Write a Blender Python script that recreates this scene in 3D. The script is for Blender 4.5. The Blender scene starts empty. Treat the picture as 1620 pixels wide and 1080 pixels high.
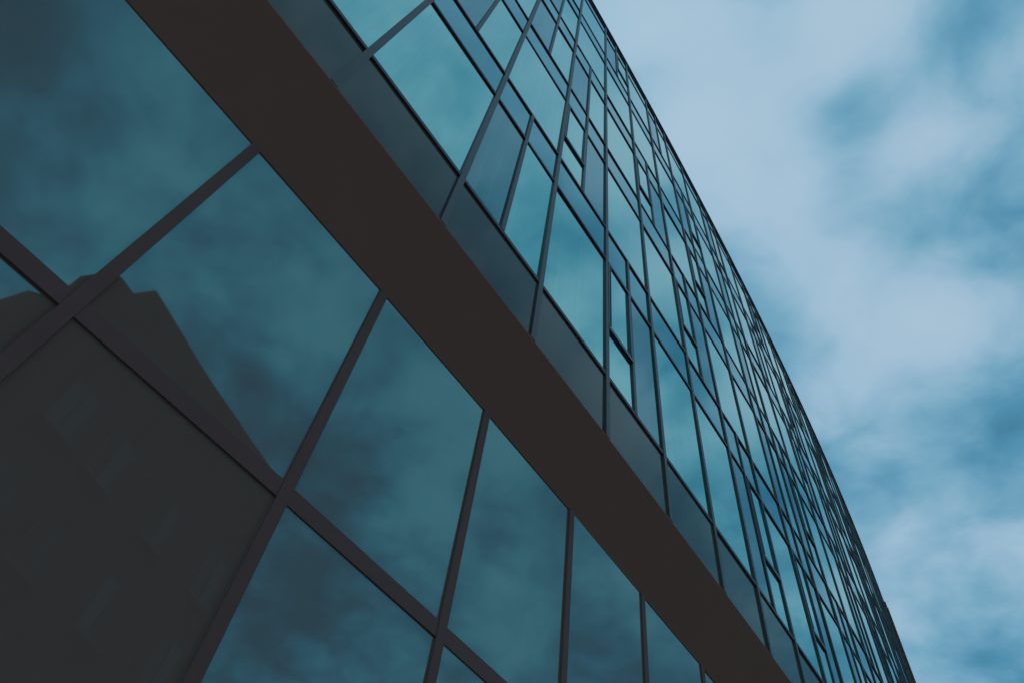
import bpy, bmesh, math, random
from mathutils import Vector, Matrix
random.seed(11)
S = bpy.context.scene
COL = S.collection
R = math.radians

# ------------------------------------------------------------------ camera
cam_d = bpy.data.cameras.new('camera')
cam_d.sensor_width = 36.0
cam_d.lens = 36.0 * 1131.31 / 1620.0
cam_d.clip_start = 0.05
cam_d.clip_end = 3000
cam = bpy.data.objects.new('camera', cam_d)
COL.objects.link(cam)
EYE = 1.6
cx = Vector((0.98258653, -0.15217255, 0.10661721))
cy = Vector((-0.18580559, -0.80472661, 0.56381856)) * 1.0
cz = Vector((0.0, -0.57381060, -0.81898803))
# rows of the rotation are given as world components of the camera axes
m = Matrix(((cx[0], cy[0], cz[0]), (cx[1], cy[1], cz[1]), (cx[2], cy[2], cz[2])))
RIGHT = Vector((0.98258653, 0.0 - 0.15217255, 0.10661721))
cam.matrix_world = Matrix.Translation((0, 0, EYE)) @ m.to_4x4()
S.camera = cam

# ------------------------------------------------------------------ world: overcast dusk sky
SUN_EL, SUN_AZ = R(62), R(-62)          # azimuth measured from +Y towards +X: behind the facade
w = bpy.data.worlds.new('World')
S.world = w
w.use_nodes = True
nt = w.node_tree
nt.nodes.clear()


class NG:
    def __init__(s, nt): s.nt = nt
    def n(s, t, **k):
        x = s.nt.nodes.new(t)
        for a, b in k.items(): setattr(x, a, b)
        return x
    def l(s, a, b): s.nt.links.new(a, b)
    def put(s, sock, v):
        if hasattr(v, 'is_output') or isinstance(v, bpy.types.NodeSocket): s.l(v, sock)
        else: sock.default_value = v
    def math(s, op, a, b=0.0, c=None, clamp=False):
        x = s.n('ShaderNodeMath', operation=op, use_clamp=clamp)
        s.put(x.inputs[0], a); s.put(x.inputs[1], b)
        if c is not None: s.put(x.inputs[2], c)
        return x.outputs[0]
    def mix(s, f, a, b, blend='MIX'):
        x = s.n('ShaderNodeMix', data_type='RGBA', blend_type=blend)
        s.put(x.inputs[0], f); s.put(x.inputs[6], a); s.put(x.inputs[7], b)
        return x.outputs[2]
    def vmath(s, op, a, b=None):
        x = s.n('ShaderNodeVectorMath', operation=op)
        s.put(x.inputs[0], a)
        if b is not None: s.put(x.inputs[1], b)
        return x
    def noise(s, vec, scale, detail=5, rough=.55, dist=0.0):
        x = s.n('ShaderNodeTexNoise')
        s.l(vec, x.inputs['Vector'])
        x.inputs['Scale'].default_value = scale; x.inputs['Detail'].default_value = detail
        x.inputs['Roughness'].default_value = rough; x.inputs['Distortion'].default_value = dist
        return x.outputs[0]
    def ramp(s, f, stops, interp='LINEAR'):
        x = s.n('ShaderNodeValToRGB'); cr = x.color_ramp; cr.interpolation = interp
        while len(cr.elements) < len(stops): cr.elements.new(.5)
        for e, (p, c) in zip(cr.elements, stops): e.position = p; e.color = (*c, 1)
        s.l(f, x.inputs[0]); return x.outputs[0]


g = NG(nt)
sky = g.n('ShaderNodeTexSky', sky_type='NISHITA', sun_disc=False)
sky.sun_elevation = SUN_EL
sky.sun_rotation = SUN_AZ
sky.altitude = 50; sky.air_density = 1.2; sky.dust_density = 2.5; sky.ozone_density = 2.0
tc = g.n('ShaderNodeTexCoord')
nrm = g.vmath('NORMALIZE', tc.outputs['Generated']).outputs[0]
sep = g.n('ShaderNodeSeparateXYZ'); g.l(nrm, sep.inputs[0])
zc = g.math('ADD', g.math('MAXIMUM', sep.outputs[2], 0.0), 0.22)
comb = g.n('ShaderNodeCombineXYZ')
g.l(g.math('DIVIDE', sep.outputs[0], zc), comb.inputs[0])
g.l(g.math('DIVIDE', sep.outputs[1], zc), comb.inputs[1])
P = comb.outputs[0]
n1 = g.noise(P, 2.6, 4, .55, .6)
n2 = g.noise(P, 9.5, 4, .50, .4)
v = g.math('ADD', g.math('MULTIPLY', g.math('SUBTRACT', n1, .5), 1.1), g.math('MULTIPLY', g.math('SUBTRACT', n2, .5), .78))
# the cloud is more broken up on the side behind the camera
side = g.vmath('DOT_PRODUCT', nrm, (0.80, -0.55, -0.2)).outputs['Value']
n3 = g.noise(P, 13, 5, .55, .2)
v = g.math('ADD', v, g.math('MULTIPLY', g.math('SUBTRACT', n3, .5), g.math('MULTIPLY_ADD', g.math('MAXIMUM', side, 0.0), 2.1, .22)))
# the larger banks of cloud and the clear gaps between them (direction, spread, weight)
BANKS = [((.30, -.14, .94), .16, .22)]
# cloud banks of the open sky on the right: direction of each bank and how much brighter or duller it is
SKYC = [(0.075, 0.174, 0.982), (0.151, 0.160, 0.976), (0.228, 0.158, 0.961), (0.294, 0.136, 0.946), (0.360, 0.127, 0.924), (0.450, 0.103, 0.887), (0.130, 0.230, 0.964), (0.278, 0.197, 0.940), (0.184, 0.280, 0.942), (0.247, 0.272, 0.930), (0.366, 0.224, 0.903), (0.434, 0.189, 0.881), (0.507, 0.178, 0.844), (0.290, 0.314, 0.904), (0.359, 0.293, 0.886), (0.464, 0.242, 0.852), (0.525, 0.232, 0.819), (0.420, 0.309, 0.853), (0.482, 0.299, 0.824), (0.311, 0.391, 0.866), (0.544, 0.312, 0.779), (0.376, 0.406, 0.833), (0.444, 0.394, 0.805), (0.534, 0.379, 0.756), (0.369, 0.468, 0.803), (0.468, 0.439, 0.767), (0.574, 0.409, 0.709), (0.415, 0.511, 0.753), (0.491, 0.488, 0.722), (0.437, 0.554, 0.709), (0.561, 0.486, 0.670), (0.469, 0.586, 0.661), (0.508, 0.603, 0.615), (0.571, 0.563, 0.597), (0.512, 0.663, 0.545), (0.583, 0.616, 0.529)]
SKYW = [0.50, 0.70, 0.07, -0.36, 0.57, -0.47, -0.25, 0.23, 0.70, 0.05, -0.15, 0.25, 0.39, 0.54, -0.06, 0.64, -0.49, -0.08, -0.33, 0.13, -0.10, 0.63, 0.20, 0.68, -0.47, 0.27, -0.18, 0.67, 0.04, -0.22, -0.25, 0.01, 0.08, 0.27, 0.16, -0.13]
BANKS += [(c, .055, k) for c, k in zip(SKYC, SKYW)]
# and of the sky behind the camera, which the ground floor glass mirrors
REFC = [(0.264, -0.584, 0.768), (0.316, -0.502, 0.805), (0.337, -0.562, 0.755), (0.423, -0.469, 0.776), (0.332, -0.430, 0.840), (0.449, -0.569, 0.688), (0.500, -0.496, 0.710), (0.489, -0.405, 0.773), (0.509, -0.311, 0.803), (0.556, -0.403, 0.727), (0.531, -0.204, 0.822), (0.618, -0.245, 0.747), (0.676, -0.266, 0.688), (0.617, -0.341, 0.709), (0.587, -0.151, 0.795), (0.644, -0.168, 0.746), (0.644, -0.048, 0.763), (0.715, -0.094, 0.693), (0.753, -0.162, 0.638), (0.756, -0.044, 0.653), (0.803, 0.000, 0.596), (0.834, -0.177, 0.523), (0.812, -0.104, 0.574), (0.869, -0.090, 0.486), (0.850, -0.021, 0.526), (0.870, -0.190, 0.455), (0.681, 0.052, 0.730), (0.755, 0.077, 0.651), (0.764, 0.152, 0.627), (0.811, 0.099, 0.576), (0.844, 0.163, 0.512), (0.763, 0.256, 0.593), (0.822, 0.240, 0.517), (0.286, -0.148, 0.947), (0.230, -0.225, 0.947), (0.261, -0.004, 0.965), (0.505, 0.103, 0.857), (0.381, 0.147, 0.913), (0.503, 0.181, 0.845), (0.586, 0.202, 0.784), (0.299, 0.112, 0.948), (0.558, 0.284, 0.779), (0.610, 0.321, 0.724)]
REFW = [-0.75, 0.17, -0.05, 0.44, 0.07, -0.00, -0.06, 0.06, 0.22, 0.03, 0.35, 0.42, -0.56, -0.25, -0.32, 0.12, 0.35, -0.08, -0.59, 0.75, 0.09, -0.74, -0.33, 0.01, -0.10, -0.12, 0.57, -0.13, 0.10, 0.27, 0.34, 0.37, -0.48, -0.09, 0.04, 0.22, 0.64, -0.15, -0.51, 0.75, 0.75, 0.12, 0.16]
BANKS += [(c, .05, k) for c, k in zip(REFC, REFW)]
for d, sig, wt in BANKS:
    dv = Vector(d).normalized()
    dist = g.vmath('DISTANCE', nrm, tuple(dv)).outputs['Value']
    e = g.math('POWER', 2.718, g.math('MULTIPLY', g.math('MULTIPLY', dist, dist), -1 / (2 * sig * sig)))
    v = g.math('MULTIPLY_ADD', e, wt, v)
# the sky is a shade duller on the side away from the hidden sun
away = g.vmath('DOT_PRODUCT', nrm, (0.80, -0.55, -0.2)).outputs['Value']
v = g.math('SUBTRACT', v, g.math('MULTIPLY', g.math('MAXIMUM', away, 0.0), .22))
v = g.math('DIVIDE', 1.0, g.math('ADD', 1.0, g.math('POWER', 2.718, g.math('MULTIPLY', v, -3.6))))   # soft limits, so no cloud goes flat
tinted = g.mix(1.0, sky.outputs[0], (0.50, 0.86, 0.86, 1), 'MULTIPLY')


def lin(*c): return tuple(10 * (((x / 255 + .055) / 1.055) ** 2.4) for x in c)


cloud = g.ramp(v, [(0, (.25, 1.2, 1.9)), (.3, lin(81, 145, 176)), (.55, lin(122, 172, 198)), (.8, lin(163, 195, 216)), (1, lin(180, 203, 221))])
col = g.mix(.10, cloud, tinted)
bg = g.n('ShaderNodeBackground')
g.l(col, bg.inputs[0]); bg.inputs[1].default_value = 0.10
out = g.n('ShaderNodeOutputWorld'); g.l(bg.outputs[0], out.inputs[0])

sun_d = bpy.data.lights.new('sun', 'SUN')
sun_d.energy = 1.3; sun_d.angle = R(20); sun_d.color = (1, .90, .80)
sun = bpy.data.objects.new('sun', sun_d)
COL.objects.link(sun)
sd = Vector((math.sin(SUN_AZ) * math.cos(SUN_EL), math.cos(SUN_AZ) * math.cos(SUN_EL), math.sin(SUN_EL)))
sun.rotation_euler = sd.to_track_quat('Z', 'Y').to_euler()
sun.location = sd * 100

S.view_settings.view_transform = 'Standard'
S.view_settings.look = 'None'
S.view_settings.exposure = 0
S.view_settings.gamma = 1


# ------------------------------------------------------------------ materials
def mat(name, color, rough=.6, metal=0.0, spec=.5, vary=.15, scale=6, bump=0.0):
    mt = bpy.data.materials.new(name); mt.use_nodes = True
    q = NG(mt.node_tree); b = mt.node_tree.nodes['Principled BSDF']
    t = q.n('ShaderNodeTexCoord')
    f = q.noise(t.outputs['Object'], scale, 5, .6)
    lo = tuple(c * (1 - vary) for c in color) + (1,); hi = tuple(min(1, c * (1 + vary)) for c in color) + (1,)
    q.l(q.mix(f, lo, hi), b.inputs['Base Color'])
    b.inputs['Roughness'].default_value = rough; b.inputs['Metallic'].default_value = metal
    b.inputs['Specular IOR Level'].default_value = spec
    if bump:
        bp = q.n('ShaderNodeBump'); bp.inputs['Strength'].default_value = bump; bp.inputs['Distance'].default_value = .01
        q.l(q.noise(t.outputs['Object'], scale * 4, 4), bp.inputs['Height']); q.l(bp.outputs[0], b.inputs['Normal'])
    return mt


def glass(name, tint, veil, veil_amt, edge=(.62, .84, .95), wave=.05, streak=0.0):
    """coated solar glass: a tinted mirror whose reflection grows towards grazing, under a diffuse veil painted in to lift the blacks"""
    mt = bpy.data.materials.new(name); mt.use_nodes = True
    nt = mt.node_tree; nt.nodes.clear(); q = NG(nt)
    t = q.n('ShaderNodeTexCoord')
    lw = q.n('ShaderNodeLayerWeight'); lw.inputs['Blend'].default_value = .5
    fres = q.math('POWER', lw.outputs['Facing'], 5.0)
    gl = q.n('ShaderNodeBsdfGlossy'); gl.inputs['Roughness'].default_value = .02
    q.l(q.mix(fres, (*tint, 1), (*edge, 1)), gl.inputs['Color'])
    bp = q.n('ShaderNodeBump'); bp.inputs['Strength'].default_value = wave; bp.inputs['Distance'].default_value = .02
    q.l(q.noise(t.outputs['Object'], .9, 2), bp.inputs['Height']); q.l(bp.outputs[0], gl.inputs['Normal'])
    df = q.n('ShaderNodeBsdfDiffuse')  # brightness put into the glass colour so dark reflections stay lifted
    mp = q.n('ShaderNodeMapping'); mp.inputs['Scale'].default_value = (5, 5, .35); q.l(t.outputs['Object'], mp.inputs[0])
    st = q.noise(mp.outputs[0], 3, 5, .65)
    q.l(q.mix(st, tuple(c * .94 for c in veil) + (1,), tuple(c * 1.06 for c in veil) + (1,)), df.inputs['Color'])
    add = q.n('ShaderNodeMixShader'); add.inputs[0].default_value = veil_amt
    if streak:                            # fine vertical run marks and drawn curtains behind the glass
        m2 = q.n('ShaderNodeMapping'); m2.inputs['Scale'].default_value = (26, 26, .06); q.l(t.outputs['Object'], m2.inputs[0])
        fine = q.noise(m2.outputs[0], 1.0, 3, .7)
        patch = q.noise(t.outputs['Object'], .8, 2)
        k = q.math('MULTIPLY', q.math('SUBTRACT', fine, .5), q.math('MULTIPLY', patch, streak))
        q.l(q.math('ADD', k, veil_amt, clamp=True), add.inputs[0])
    q.l(gl.outputs[0], add.inputs[1]); q.l(df.outputs[0], add.inputs[2])
    o = q.n('ShaderNodeOutputMaterial'); q.l(add.outputs[0], o.inputs[0])
    return mt


G_VIS = glass('vision_glass', (.27, .65, .62), (.35, .30, .28), .12, edge=(.88, .97, .97), streak=.35)
G_DIM = glass('grey_tint_glass', (.13, .29, .30), (.35, .30, .28), .15, streak=.5)  # half panes with a darker, greyer tint of their own
G_SPAN = glass('spandrel_glass', (.095, .35, .395), (.35, .30, .28), .12, edge=(.70, .88, .93))
G_LOW = glass('base_spandrel_glass', (.032, .050, .052), (.60, .36, .27), .27, edge=(.62, .84, .88))
G_GRD = glass('ground_floor_glass', (.062, .305, .318), (.98, .47, .345), .345, edge=(.55, .75, .8))
M_MUL = mat('grey_aluminium', (.105, .085, .080), .45, .0, .5, .12, 3)
M_TRN = mat('dark_aluminium', (.15, .07, .08), .5, 0, .4, .15, 3)
M_SASH = mat('sash_aluminium', (.07, .11, .135), .4, .3, .5, .1, 4)
M_GFR = mat('ground_frame_aluminium', (.30, .115, .09), .6, 0, .3, .12, 4)
M_SOF = mat('dark_brown_cladding', (.57, .218, .15), .85, 0, .15, .08, 2)
M_PIER = mat('dark_stone_cladding', (.24, .12, .09), .8, 0, .2, .2, 2)
M_ROOF = mat('roof_membrane', (.16, .16, .16), .9)
M_INT = mat('interior_core', (.05, .05, .05), .9)
M_TWALL = mat('dark_render_wall', (.022, .014, .012), .9, 0, .2, .8, .9, .2)
M_TWINS = [glass('tower_window_glass', (a, a * 1.1, a * 1.05), (.03, .03, .03), .3) for a in (.02, .04, .06, .08)]
M_TFRM = mat('tower_frame', (.02, .015, .015), .6)
M_GROUND = mat('asphalt', (.055, .055, .058), .9, 0, .3, .3, 8, .4)
M_PAVE = mat('paving', (.38, .35, .32), .85, 0, .3, .2, 2, .3)
M_KERB = mat('kerb_stone', (.26, .25, .24), .85)


# ------------------------------------------------------------------ mesh helpers
def hexa(bm, p):
    """p: eight corners, bottom ring (4) then top ring (4)"""
    vs = [bm.verts.new(x) for x in p]
    for f in ((3, 2, 1, 0), (4, 5, 6, 7), (0, 1, 5, 4), (1, 2, 6, 5), (2, 3, 7, 6), (3, 0, 4, 7)):
        bm.faces.new([vs[i] for i in f])


def obj(name, bm, material, parent=None):
    bmesh.ops.recalc_face_normals(bm, faces=bm.faces)
    me = bpy.data.meshes.new(name); bm.to_mesh(me); bm.free()
    me.materials.append(material)
    o = bpy.data.objects.new(name, me); COL.objects.link(o)
    if parent: o.parent = parent
    return o


def thing(name, label, cat, loc=(0, 0, 0), group=None):
    o = bpy.data.objects.new(name, None); COL.objects.link(o)
    o.location = loc; o['label'] = label; o['category'] = cat
    if group: o['group'] = group
    return o


def struct(name, bm, material):
    o = obj(name, bm, material); o['kind'] = 'structure'; return o


# ------------------------------------------------------------------ the bowed facade line
A0, B0, TH0, KAP = 4.531651, 1.057763, 0.751230, -0.00384055
BAY = 1.30592
EYEZ = EYE


def line(i):
    """point and tangent/outward normal of the facade at grid line i (i may be fractional)"""
    s = (i - 4) * BAY; th = TH0 + KAP * s
    a = A0 + (math.sin(th) - math.sin(TH0)) / KAP
    b = B0 - (math.cos(th) - math.cos(TH0)) / KAP
    return Vector((b, a, 0)), Vector((math.sin(th), math.cos(th), 0)), Vector((math.cos(th), -math.sin(th), 0))


def pt(i, out, z, along=0.0):
    p, t, n = line(i)
    q = p + t * along + n * out
    return Vector((q.x, q.y, z))


I0, I1 = -7, 28
Z0 = 6.165635 + EYE                      # head of the lowest spandrel row
ST = 3.6; SP = 0.98388
ZB = Z0 - SP                             # underside edge of the upper facade
ZT = Z0 + 5 * ST                         # top transom
ZR = ZT + 0.254                          # roof edge
LEV = [ZB]
for k in range(5): LEV += [Z0 + k * ST, Z0 + k * ST + ST - SP]
LEV += [ZT]

tower = thing('glass_office_building', 'tall bowed glass office building with dark grid of mullions above a black soffit band', 'office building', (line(4)[0].x, line(4)[0].y, 0))
bpy.context.view_layer.update()
TI = tower.matrix_world.inverted()


def part(name, bm, material, parent=None):
    if parent is None:
        o = obj(name, bm, material, tower); o.matrix_parent_inverse = TI
    else:
        o = obj(name, bm, material, parent)
    return o


def vbar(bm, i, z0, z1, wdt, o0, o1, along=0.0):
    """upright bar on grid line i, from out=o0 to out=o1"""
    h = wdt / 2
    ring = [(-h, o0), (h, o0), (h, o1), (-h, o1)]
    hexa(bm, [pt(i, o, z0, along + a) for a, o in ring] + [pt(i, o, z1, along + a) for a, o in ring])


def hbar(bm, ia, ib, z, thick, o0, o1, step=1.0, dz0=None):
    """rail following the bow from grid line ia to ib"""
    n = max(1, int(round((ib - ia) / step)))
    prev = None
    first = None
    for k in range(n + 1):
        i = ia + (ib - ia) * k / n
        r = [bm.verts.new(pt(i, o, zz)) for o, zz in ((o0, z - thick / 2), (o1, z - thick / 2), (o1, z + thick / 2), (o0, z + thick / 2))]
        if prev:
            for j in range(4): bm.faces.new((prev[j], prev[(j + 1) % 4], r[(j + 1) % 4], r[j]))
        else: first = r
        prev = r
    bm.faces.new(first[::-1]); bm.faces.new(prev)


def pane_bm(bm, ia, ib, z0, z1, out=0.0, th=.016, jit=.0035):
    j = [random.uniform(-jit, jit) for _ in range(3)]
    j.append(j[0] + j[2] - j[1])             # keeps the pane flat
    f = [pt(ia, out + j[0], z0), pt(ib, out + j[1], z0), pt(ib, out + j[2], z1), pt(ia, out + j[3], z1)]
    nn = line((ia + ib) / 2)[2]
    hexa(bm, [p - nn * th for p in f] + f)


# ---- glazing layout: (bay, storey) -> what splits it
BARS = {(0, 0), (2, 0), (4, 0), (7, 0), (9, 0), (11, 0), (14, 0), (16, 0), (19, 0), (21, 0), (24, 0), (26, 0),
        (1, 1), (3, 1), (6, 1), (9, 1), (10, 1), (13, 1), (15, 1), (18, 1), (20, 1), (23, 1), (25, 1),
        (0, 2), (2, 2), (3, 2), (5, 2), (7, 2), (9, 2), (12, 2), (14, 2), (17, 2), (19, 2), (22, 2), (26, 2),
        (2, 3), (7, 3), (9, 3), (11, 3), (13, 3), (16, 3), (18, 3), (21, 3), (24, 3),
        (1, 4), (4, 4), (6, 4), (9, 4), (12, 4), (15, 4), (17, 4), (20, 4), (23, 4), (25, 4),
        (-2, 0), (-3, 1), (-1, 2), (-4, 3), (-2, 4), (-5, 0), (-5, 2)}
SASH = {(4, 0): 'L', (7, 0): 'R', (9, 0): 'L', (14, 0): 'L', (19, 0): 'R', (24, 0): 'L',
        (3, 1): 'L', (6, 1): 'L', (10, 1): 'R', (15, 1): 'L', (20, 1): 'L',
        (5, 2): 'L', (7, 2): 'L', (12, 2): 'L', (17, 2): 'R',
        (7, 3): 'R', (13, 3): 'L', (18, 3): 'L', (4, 4): 'R', (12, 4): 'L', (17, 4): 'L',
        (-3, 1): 'L', (-2, 4): 'R'}
MW = .069                                # mullion face
ME = MW / 2 / BAY * .8                   # pane inset in grid units

for i in range(I0, I1 + 1):              # storey-high uprights, one per grid line
    bm = bmesh.new(); vbar(bm, i, ZB + .006, ZR - .10, MW, -.06, .024); part('mullion', bm, M_MUL)
for k, z in enumerate(LEV):
    bm = bmesh.new(); hbar(bm, I0, I1, z, .054 if k else .026, -.05, .019 if k else .006); part('transom', bm, M_TRN)
bm = bmesh.new(); hbar(bm, I0 - .04, I1 + .04, ZR - .05, .10, -.30, .055); part('parapet_coping', bm, M_TRN)
bm = bmesh.new(); hbar(bm, I0, I1, (ZT + ZR - .1) / 2 + .013, ZR - .1 - ZT - .026, -.04, .004); part('parapet_band', bm, M_PIER)

panes = []                                # (size key, kind, args)
def view_size(ia, ib, z0, z1):
    c = (pt(ia, 0, z0) + pt(ib, 0, z1)) / 2
    d = c - Vector((0, 0, EYE)); n = line((ia + ib) / 2)[2]
    cosv = abs(d.normalized().dot(n))
    onscreen = 1.0
    loc = cam.matrix_world.inverted() @ c
    if loc.z > -.1: onscreen = .0001
    else:
        x, y = -loc.x / loc.z * 1131, -loc.y / loc.z * 1131
        if abs(x) > 900 or abs(y) > 640: onscreen = .001
    return (ib - ia) * BAY * (z1 - z0) * cosv / d.length_squared * onscreen

def add_pane(kind, ia, ib, z0, z1, out=0.0):
    panes.append((view_size(ia, ib, z0, z1), kind, ia, ib, z0, z1, out))

for b in range(I0, I1):
    add_pane('base_spandrel_panel', b + ME, b + 1 - ME, ZB + .016, Z0 - .02)
    for k in range(5):
        zb, zm, zt = Z0 + k * ST, Z0 + k * ST + ST - SP, Z0 + (k + 1) * ST
        if (b, k) in BARS:
            mid = b + .485
            bm = bmesh.new(); vbar(bm, mid, zb + .026, zt + .026, .056, -.045, .021); part('glazing_bar', bm, M_MUL)
            sash = SASH.get((b, k))
            for side, ia, ib in (('L', b + ME, mid - ME * .8), ('R', mid + ME * .8, b + 1 - ME)):
                add_pane('spandrel_panel', ia, ib, zm + .02, zt - .02)
                if sash == side:
                    zs = zb + .27 * ST
                    add_pane('vision_pane', ia, ib, zb + .02, zs - .02)
                    # the opening sash stands a little proud of the fixed glass
                    win = bpy.data.objects.new('opening_window', None); COL.objects.link(win)
                    c = pt((ia + ib) / 2, 0, zs)
                    win.parent = tower; win.matrix_parent_inverse = TI; win.location = c
                    fb = bmesh.new(); fw = .055
                    hw = (ib - ia) * BAY / 2
                    hbar(fb, ia, ib, zs + .012, .070, -.03, .030, 1)
                    hbar(fb, ia, ib, zm - .055, .05, -.03, .030, 1)
                    vbar(fb, ia, zs + .06, zm - .085, fw, -.03, .028, fw / 2)
                    vbar(fb, ib, zs + .06, zm - .085, fw, -.03, .028, -fw / 2)
                    vbar(fb, ia, zs + .06, zm - .085, .012, .028, .036, fw * .8)
                    vbar(fb, ib, zs + .06, zm - .085, .012, .028, .036, -fw * .8)
                    bmesh.ops.translate(fb, verts=fb.verts, vec=-c)
                    obj('sash_frame', fb, M_SASH, win)
                    pb = bmesh.new(); e = .055 / BAY
                    pane_bm(pb, ia + e, ib - e, zs + .05, zm - .075, .010, .012, .003)
                    bmesh.ops.translate(pb, verts=pb.verts, vec=-c)
                    obj('sash_pane', pb, G_VIS, win)
                else:
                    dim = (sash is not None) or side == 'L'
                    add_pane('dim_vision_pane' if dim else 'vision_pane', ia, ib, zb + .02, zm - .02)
        else:
            add_pane('vision_pane', b + ME, b + 1 - ME, zb + .02, zm - .02)
            add_pane('spandrel_panel', b + ME, b + 1 - ME, zm + .02, zt - .02)

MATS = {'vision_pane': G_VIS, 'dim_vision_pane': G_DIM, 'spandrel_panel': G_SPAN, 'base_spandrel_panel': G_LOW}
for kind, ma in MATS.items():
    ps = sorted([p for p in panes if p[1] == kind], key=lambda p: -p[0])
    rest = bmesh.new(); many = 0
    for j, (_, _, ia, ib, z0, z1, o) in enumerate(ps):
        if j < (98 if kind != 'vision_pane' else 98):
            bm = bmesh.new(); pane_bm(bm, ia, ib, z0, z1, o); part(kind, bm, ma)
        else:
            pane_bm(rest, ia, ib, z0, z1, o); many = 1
    if many:
        o = part(kind, rest, ma); o['kind'] = 'stuff'
    else: rest.free()

# ---- dark underside band and the set-back ground floor
SET = -.36                                # set-back of the ground floor glass
ZG = 4.40 + EYE                           # head of the ground floor glass
ZTR = 2.42 + EYE
bm = bmesh.new()
n = 60; prev = None
for k in range(n + 1):
    i = I0 + (I1 - I0) * k / n
    r = [bm.verts.new(pt(i, o, z)) for o, z in ((.027, ZB - .014), (.027, ZB - .03), (SET + .007, ZG), (SET - .25, ZG), (SET - .25, ZB - .014))]
    if prev:
        for j in range(5): bm.faces.new((prev[j], prev[(j + 1) % 5], r[(j + 1) % 5], r[j]))
    else: bm.faces.new(r[::-1])
    prev = r
bm.faces.new(prev)
part('soffit_band', bm, M_SOF)
GW = .072
for i in range(I0, I1 + 1):
    bm = bmesh.new(); vbar(bm, i, .30, ZG + .02, GW, SET - .05, SET + .016); part('ground_floor_mullion', bm, M_GFR)
bm = bmesh.new(); hbar(bm, I0, I1, ZTR, .106, SET - .045, SET + .0115); part('ground_floor_transom', bm, M_GFR)
bm = bmesh.new(); hbar(bm, I0, I1, .16, .32, SET - .2, SET + .06); part('plinth', bm, M_PIER)
for b in range(I0, I1):
    for z0, z1 in ((.30, ZTR - .04), (ZTR + .04, ZG + .02)):
        bm = bmesh.new(); pane_bm(bm, b + ME, b + 1 - ME, z0, z1, SET, .02, .0030); part('ground_floor_pane', bm, G_GRD)

# ---- end pier, roof and the rest of the body
bm = bmesh.new(); hbar(bm, I1 + .05, I1 + 2.2, (ZR - .35) / 2, ZR - .35, -1.2, .135, .5); part('end_pier', bm, M_PIER)
bm = bmesh.new(); hbar(bm, I1 + .02, I1 + .16, ZR - .14, .22, -.3, .11, .1); part('roof_edge_flashing', bm, M_PIER)


def slab(bm, i0, i1, o_front, depth, z0, z1, n=20):
    prev = None
    for k in range(n + 1):
        i = i0 + (i1 - i0) * k / n
        p = pt(i, o_front, 0); nn = line(10)[2]; q = pt(i, 0, 0) - nn * depth
        r = [bm.verts.new(Vector((a.x, a.y, z))) for a, z in ((p, z0), (q, z0), (q, z1), (p, z1))]
        if prev:
            for j in range(4): bm.faces.new((prev[j], prev[(j + 1) % 4], r[(j + 1) % 4], r[j]))
        else: bm.faces.new(r[::-1])
        prev = r
    bm.faces.new(prev)


bm = bmesh.new(); slab(bm, I0, I1, -.10, 15, ZB - .01, ZR - .35); part('body_wall', bm, M_INT)
bm = bmesh.new(); slab(bm, I0, I1, SET - .30, 14.9, 0.0, ZB - .012); part('ground_floor_wall', bm, M_INT)
bm = bmesh.new(); slab(bm, I0, I1, -.31, 15.2, ZR - .346, ZR - .15); part('roof', bm, M_ROOF)

# ------------------------------------------------------------------ the dark building across the street (seen mirrored)
TZ = 20 + EYE
foot = [(20.1, -3.4), (15.0, -6.3), (11.3, -8.1), (11.65, -8.95), (11.1, -9.3), (10.9, -9.8), (11.3, -10.8), (12.5, -11.7),
        (12.4, -12.9), (13.1, -14.1), (16, -21), (30, -16), (29, -6)]
dark = thing('town_house', 'dark stepped building mirrored in the lower left ground floor panes', 'building', (foot[0][0], foot[0][1], 0))
bpy.context.view_layer.update()
DI = dark.matrix_world.inverted()


def dpart(name, bm, material, parent=None):
    o = obj(name, bm, material, parent or dark)
    if parent is None: o.matrix_parent_inverse = DI
    return o


def prism(bm, pts, z0, z1):
    a = [bm.verts.new((x, y, z0)) for x, y in pts]; b = [bm.verts.new((x, y, z1)) for x, y in pts]
    bm.faces.new(a[::-1]); bm.faces.new(b)
    for k in range(len(pts)): bm.faces.new((a[k], a[(k + 1) % len(pts)], b[(k + 1) % len(pts)], b[k]))


bm = bmesh.new(); prism(bm, foot, 0, TZ); dpart('wall', bm, M_TWALL)
cxm = sum(p[0] for p in foot) / len(foot); cym = sum(p[1] for p in foot) / len(foot)
bm = bmesh.new(); prism(bm, [((x - cxm) * .985 + cxm, (y - cym) * .985 + cym) for x, y in foot], TZ + .003, TZ + .06); dpart('roof', bm, M_ROOF)


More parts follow.
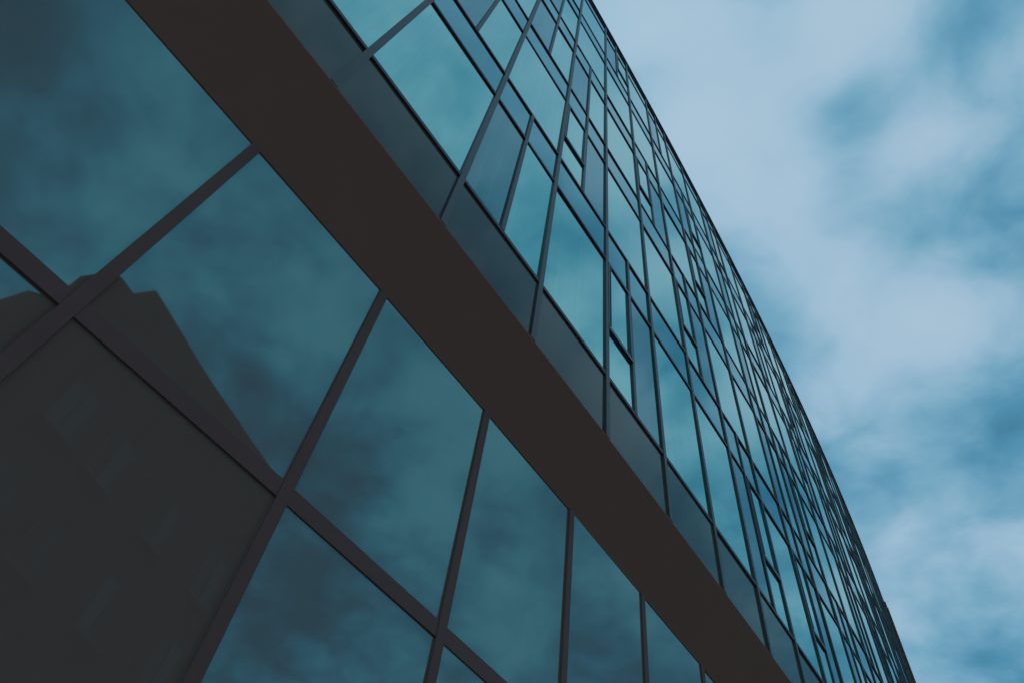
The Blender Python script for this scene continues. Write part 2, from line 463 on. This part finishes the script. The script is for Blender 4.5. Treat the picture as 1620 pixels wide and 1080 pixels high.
def dwin(pa, pb, u, z, wd=1.0, hg=1.7):
    a, b = Vector((*pa, 0)), Vector((*pb, 0)); t = (b - a).normalized(); nn = Vector((-t.y, t.x, 0))
    if nn.dot(Vector((cxm, cym, 0)) - a) > 0: nn = -nn
    c = a + (b - a) * u + Vector((0, 0, z))
    def q(s, o, h): return c + t * s + nn * o + Vector((0, 0, h))
    fb = bmesh.new()
    for s0, s1, h0, h1 in ((-wd / 2 - .08, -wd / 2, -.06, hg + .06), (wd / 2, wd / 2 + .08, -.06, hg + .06), (-wd / 2, wd / 2, hg, hg + .06),
                           (-wd / 2, wd / 2, -.06, 0), (-.03, .03, 0, hg)):
        hexa(fb, [q(s0, -.05, h0), q(s1, -.05, h0), q(s1, .06, h0), q(s0, .06, h0), q(s0, -.05, h1), q(s1, -.05, h1), q(s1, .06, h1), q(s0, .06, h1)])
    f = dpart('window_frame', fb, M_TFRM)
    for s0, s1 in ((-wd / 2, -.03), (.03, wd / 2)):
        pb_ = bmesh.new()
        hexa(pb_, [q(s0, -.03, 0), q(s1, -.03, 0), q(s1, .02, 0), q(s0, .02, 0), q(s0, -.03, hg), q(s1, -.03, hg), q(s1, .02, hg), q(s0, .02, hg)])
        obj('window_pane', pb_, random.choice(M_TWINS), f)
    sb = bmesh.new()
    hexa(sb, [q(-wd / 2 - .15, -.02, -.18), q(wd / 2 + .15, -.02, -.18), q(wd / 2 + .15, .16, -.18), q(-wd / 2 - .15, .16, -.18),
              q(-wd / 2 - .15, -.02, -.065), q(wd / 2 + .15, -.02, -.065), q(wd / 2 + .15, .16, -.065), q(-wd / 2 - .15, .16, -.065)])
    obj('window_sill', sb, M_TFRM, f)


for z in (2.2, 5.5, 8.8, 12.1, 15.4):
    for u in (.22, .72): dwin(foot[0], foot[1], u, z)
    for u in (.3, .78): dwin(foot[1], foot[2], u, z)
    dwin(foot[5], foot[6], .5, z, .7)
    dwin(foot[8], foot[9], .5, z, .8)
    for u in (.25, .7): dwin(foot[9], foot[10], u, z)

# ------------------------------------------------------------------ ground
bm = bmesh.new(); q = 1500
vs = [bm.verts.new(p) for p in ((-q, -q, 0), (q, -q, 0), (q, q, 0), (-q, q, 0))]; bm.faces.new(vs); struct('ground', bm, M_GROUND)
bm = bmesh.new(); hbar(bm, I0 - 2, I1 + 4, .06, .112, SET - .3, 3.2); struct('pavement', bm, M_PAVE)
bm = bmesh.new(); hbar(bm, I0 - 2, I1 + 4, .062, .124, 3.202, 3.36); struct('kerb', bm, M_KERB)
